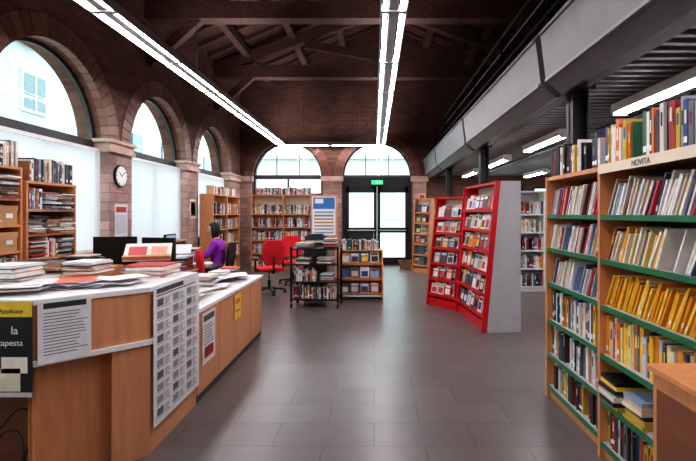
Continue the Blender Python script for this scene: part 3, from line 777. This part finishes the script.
m=M(); cy=7.05; m.cyl((XL+.03,cy,2.08),(XL+.065,cy,2.08),.17,'black',n=28); m.cyl((XL+.06,cy,2.08),(XL+.068,cy,2.08),.15,'white',n=28)
for i in range(12):
    a=math.pi*i/6; m.box(XL+.068,XL+.07,-.006,.006,.12,.14,'black',T=Matrix.Translation((0,cy,2.08))@Matrix.Rotation(a,4,'X'))
m.box(XL+.068,XL+.071,-.006,.006,-.01,.08,'black',T=Matrix.Translation((0,cy,2.08))@Matrix.Rotation(1.0,4,'X')); m.box(XL+.068,XL+.071,-.004,.004,-.01,.115,'black',T=Matrix.Translation((0,cy,2.08))@Matrix.Rotation(-.9,4,'X'))
m.build('wall_clock')
poster('framed_wall_notice',.36,.5,(XL+.03,6.92,1.15),90,(228,222,218),[(.1,.9,.75,.92,(180,60,60)),(.1,.9,.1,.68,(200,205,210))])
poster('framed_wall_notice',.34,.42,(XL+.03,9.75,1.4),90,(225,215,205),[(.12,.88,.12,.88,(130,90,80)),(.2,.8,.2,.8,(215,200,180))])
poster('wall_sign',.2,.3,(1.3,YF-.085,1.8),0,(230,230,228),[(.1,.9,.5,.9,(200,50,50))])
# ------------- seated person -------------
def skin(name,vs,es,rs,root=0,sub=2):
    me=bpy.data.meshes.new(name); me.from_pydata(vs,es,[]); o=bpy.data.objects.new(name,me); sc.collection.objects.link(o)
    bpy.context.view_layer.objects.active=o
    o.modifiers.new('skin','SKIN')
    if len(me.skin_vertices)==0:
        o.select_set(True); bpy.ops.mesh.customdata_skin_add()
    for i,q in enumerate(rs):
        q=q if isinstance(q,tuple) else (q,q)
        me.skin_vertices[0].data[i].radius=q
    me.skin_vertices[0].data[root].use_root=True
    ss=o.modifiers.new('sub','SUBSURF'); ss.levels=sub; ss.render_levels=sub
    dg=bpy.context.evaluated_depsgraph_get(); ev=o.evaluated_get(dg)
    nm=bpy.data.meshes.new_from_object(ev)
    bpy.data.objects.remove(o)
    return nm
V=[(0,0,.55),(0,.03,.66),(0,.03,.82),(0,.0,.97),(0,-.03,1.06),(0,-.05,1.13)]
Rr=[(.15,.12),(.13,.11),(.15,.12),(.14,.11),(.055,.055),(.05,.05)]
E=[(0,1),(1,2),(2,3),(3,4),(4,5)]
for s in (-1,1):
    b0=len(V)
    V+=[(s*.17,0,.99),(s*.23,-.1,.79),(s*.2,-.2,.775),(s*.15,-.34,.785),(s*.14,-.39,.785)]
    Rr+=[.07,.052,.047,.028,(.036,.018)]
    E+=[(3,b0),(b0,b0+1),(b0+1,b0+2),(b0+2,b0+3),(b0+3,b0+4)]
    c0=len(V)
    V+=[(s*.1,-.05,.56),(s*.12,-.24,.57),(s*.12,-.42,.55),(s*.12,-.41,.32),(s*.12,-.38,.1),(s*.12,-.48,.045)]
    Rr+=[.09,.075,.06,.052,.036,(.04,.03)]
    E+=[(0,c0)]+[(c0+i,c0+i+1) for i in range(5)]
nm=skin('person_body',V,E,Rr)
for k in ('purple','trouser','skin','black'): nm.materials.append(MATS[k])
for p in nm.polygons:
    c=p.center; p.use_smooth=True
    if c.z>1.075 and abs(c.x)<.09: p.material_index=2
    elif c.y<-.32 and c.z>.7: p.material_index=2
    elif c.z<.085: p.material_index=3
    elif c.z<.64 and not(c.y>.0 and c.z>.58): p.material_index=1
    else: p.material_index=0
pe=empty('seated_woman',(-2.72,8.0,0),-90)
o=bpy.data.objects.new('body',nm); sc.collection.objects.link(o); o.parent=pe
for s in (-1,1):
    for j,(dx,L) in enumerate(((-.028,.062),(-.010,.072),(.010,.068),(.027,.052))):
        x=s*.14+dx; pts=[(x*.98+s*.003,-.39,.785),(x,-.425,.79),(x,-.425-L*.45,.788),(x,-.425-L*.85,.772)]
        fm=skin('finger',pts,[(0,1),(1,2),(2,3)],[.009,.0085,.008,.006],sub=1)
        fm.materials.append(MATS['skin']); f=bpy.data.objects.new(f'finger_{j+1}',fm); sc.collection.objects.link(f); f.parent=pe
    x=s*.14-s*.03; pts=[(s*.14-s*.015,-.36,.785),(x-s*.012,-.385,.782),(x-s*.022,-.415,.775),(x-s*.02,-.44,.768)]
    fm=skin('thumb',pts,[(0,1),(1,2),(2,3)],[.012,.010,.009,.007],sub=1)
    fm.materials.append(MATS['skin']); f=bpy.data.objects.new('thumb',fm); sc.collection.objects.link(f); f.parent=pe
m=M(); hc=(0,-.075,1.225)
def hf(p):
    q=p.copy()
    if p.z<0: q.x*=1+.28*p.z; q.y=q.y*(1+.15*p.z)
    return q
m.sph(hc,(.074,.095,.115),'skin',n=14,fn=hf)
m.add([(-.014,-.163,1.203),(.014,-.163,1.203),(0,-.19,1.208),(0,-.165,1.24)],[(0,1,2),(0,2,3),(1,3,2),(0,3,1)],'skin')
for s in (-1,1):
    m.sph((s*.028,-.158,1.235),(.013,.008,.008),'white',n=8); m.sph((s*.028,-.165,1.235),.005,'black',n=6); m.box(s*.028-.015,s*.028+.015,-.166,-.155,1.252,1.257,'hair')
    m.sph((s*.074,-.07,1.22),(.01,.02,.03),'skin',n=8)
m.sph((0,-.155,1.172),(.022,.008,.006),'red',n=8)
m.build('head',parent=pe)
m=M()
def hr(p):
    q=p.copy()
    if p.y<-.25 and p.z<.45: q*= .82; q.y=max(q.y,-.35)
    if p.z<-.3 and p.y>-.25: q.z*=1.45; q.x*=1.05
    return q
m.sph((0,-.062,1.238),(.088,.108,.125),'hair',n=16,fn=hr)
m.build('hair',parent=pe)

# ------------- world, camera -------------
w=bpy.data.worlds.new('sky'); sc.world=w; w.use_nodes=True
bg=w.node_tree.nodes['Background']; bg.inputs[0].default_value=(.82,.96,1.0,1); bg.inputs[1].default_value=4.0
cam=bpy.data.cameras.new('camera'); co=bpy.data.objects.new('camera',cam); sc.collection.objects.link(co)
co.location=(0,0,1.5); co.rotation_euler=(math.radians(90),0,0)
cam.sensor_width=36; cam.lens=460/696*36; cam.shift_x=-26/696; cam.shift_y=-16.5/696; cam.clip_start=.05; cam.clip_end=200
sc.camera=co
sc.view_settings.view_transform='Standard'
try: sc.view_settings.look='Medium High Contrast'
except Exception as ex:
    print('look',ex)
sc.view_settings.exposure=0.18
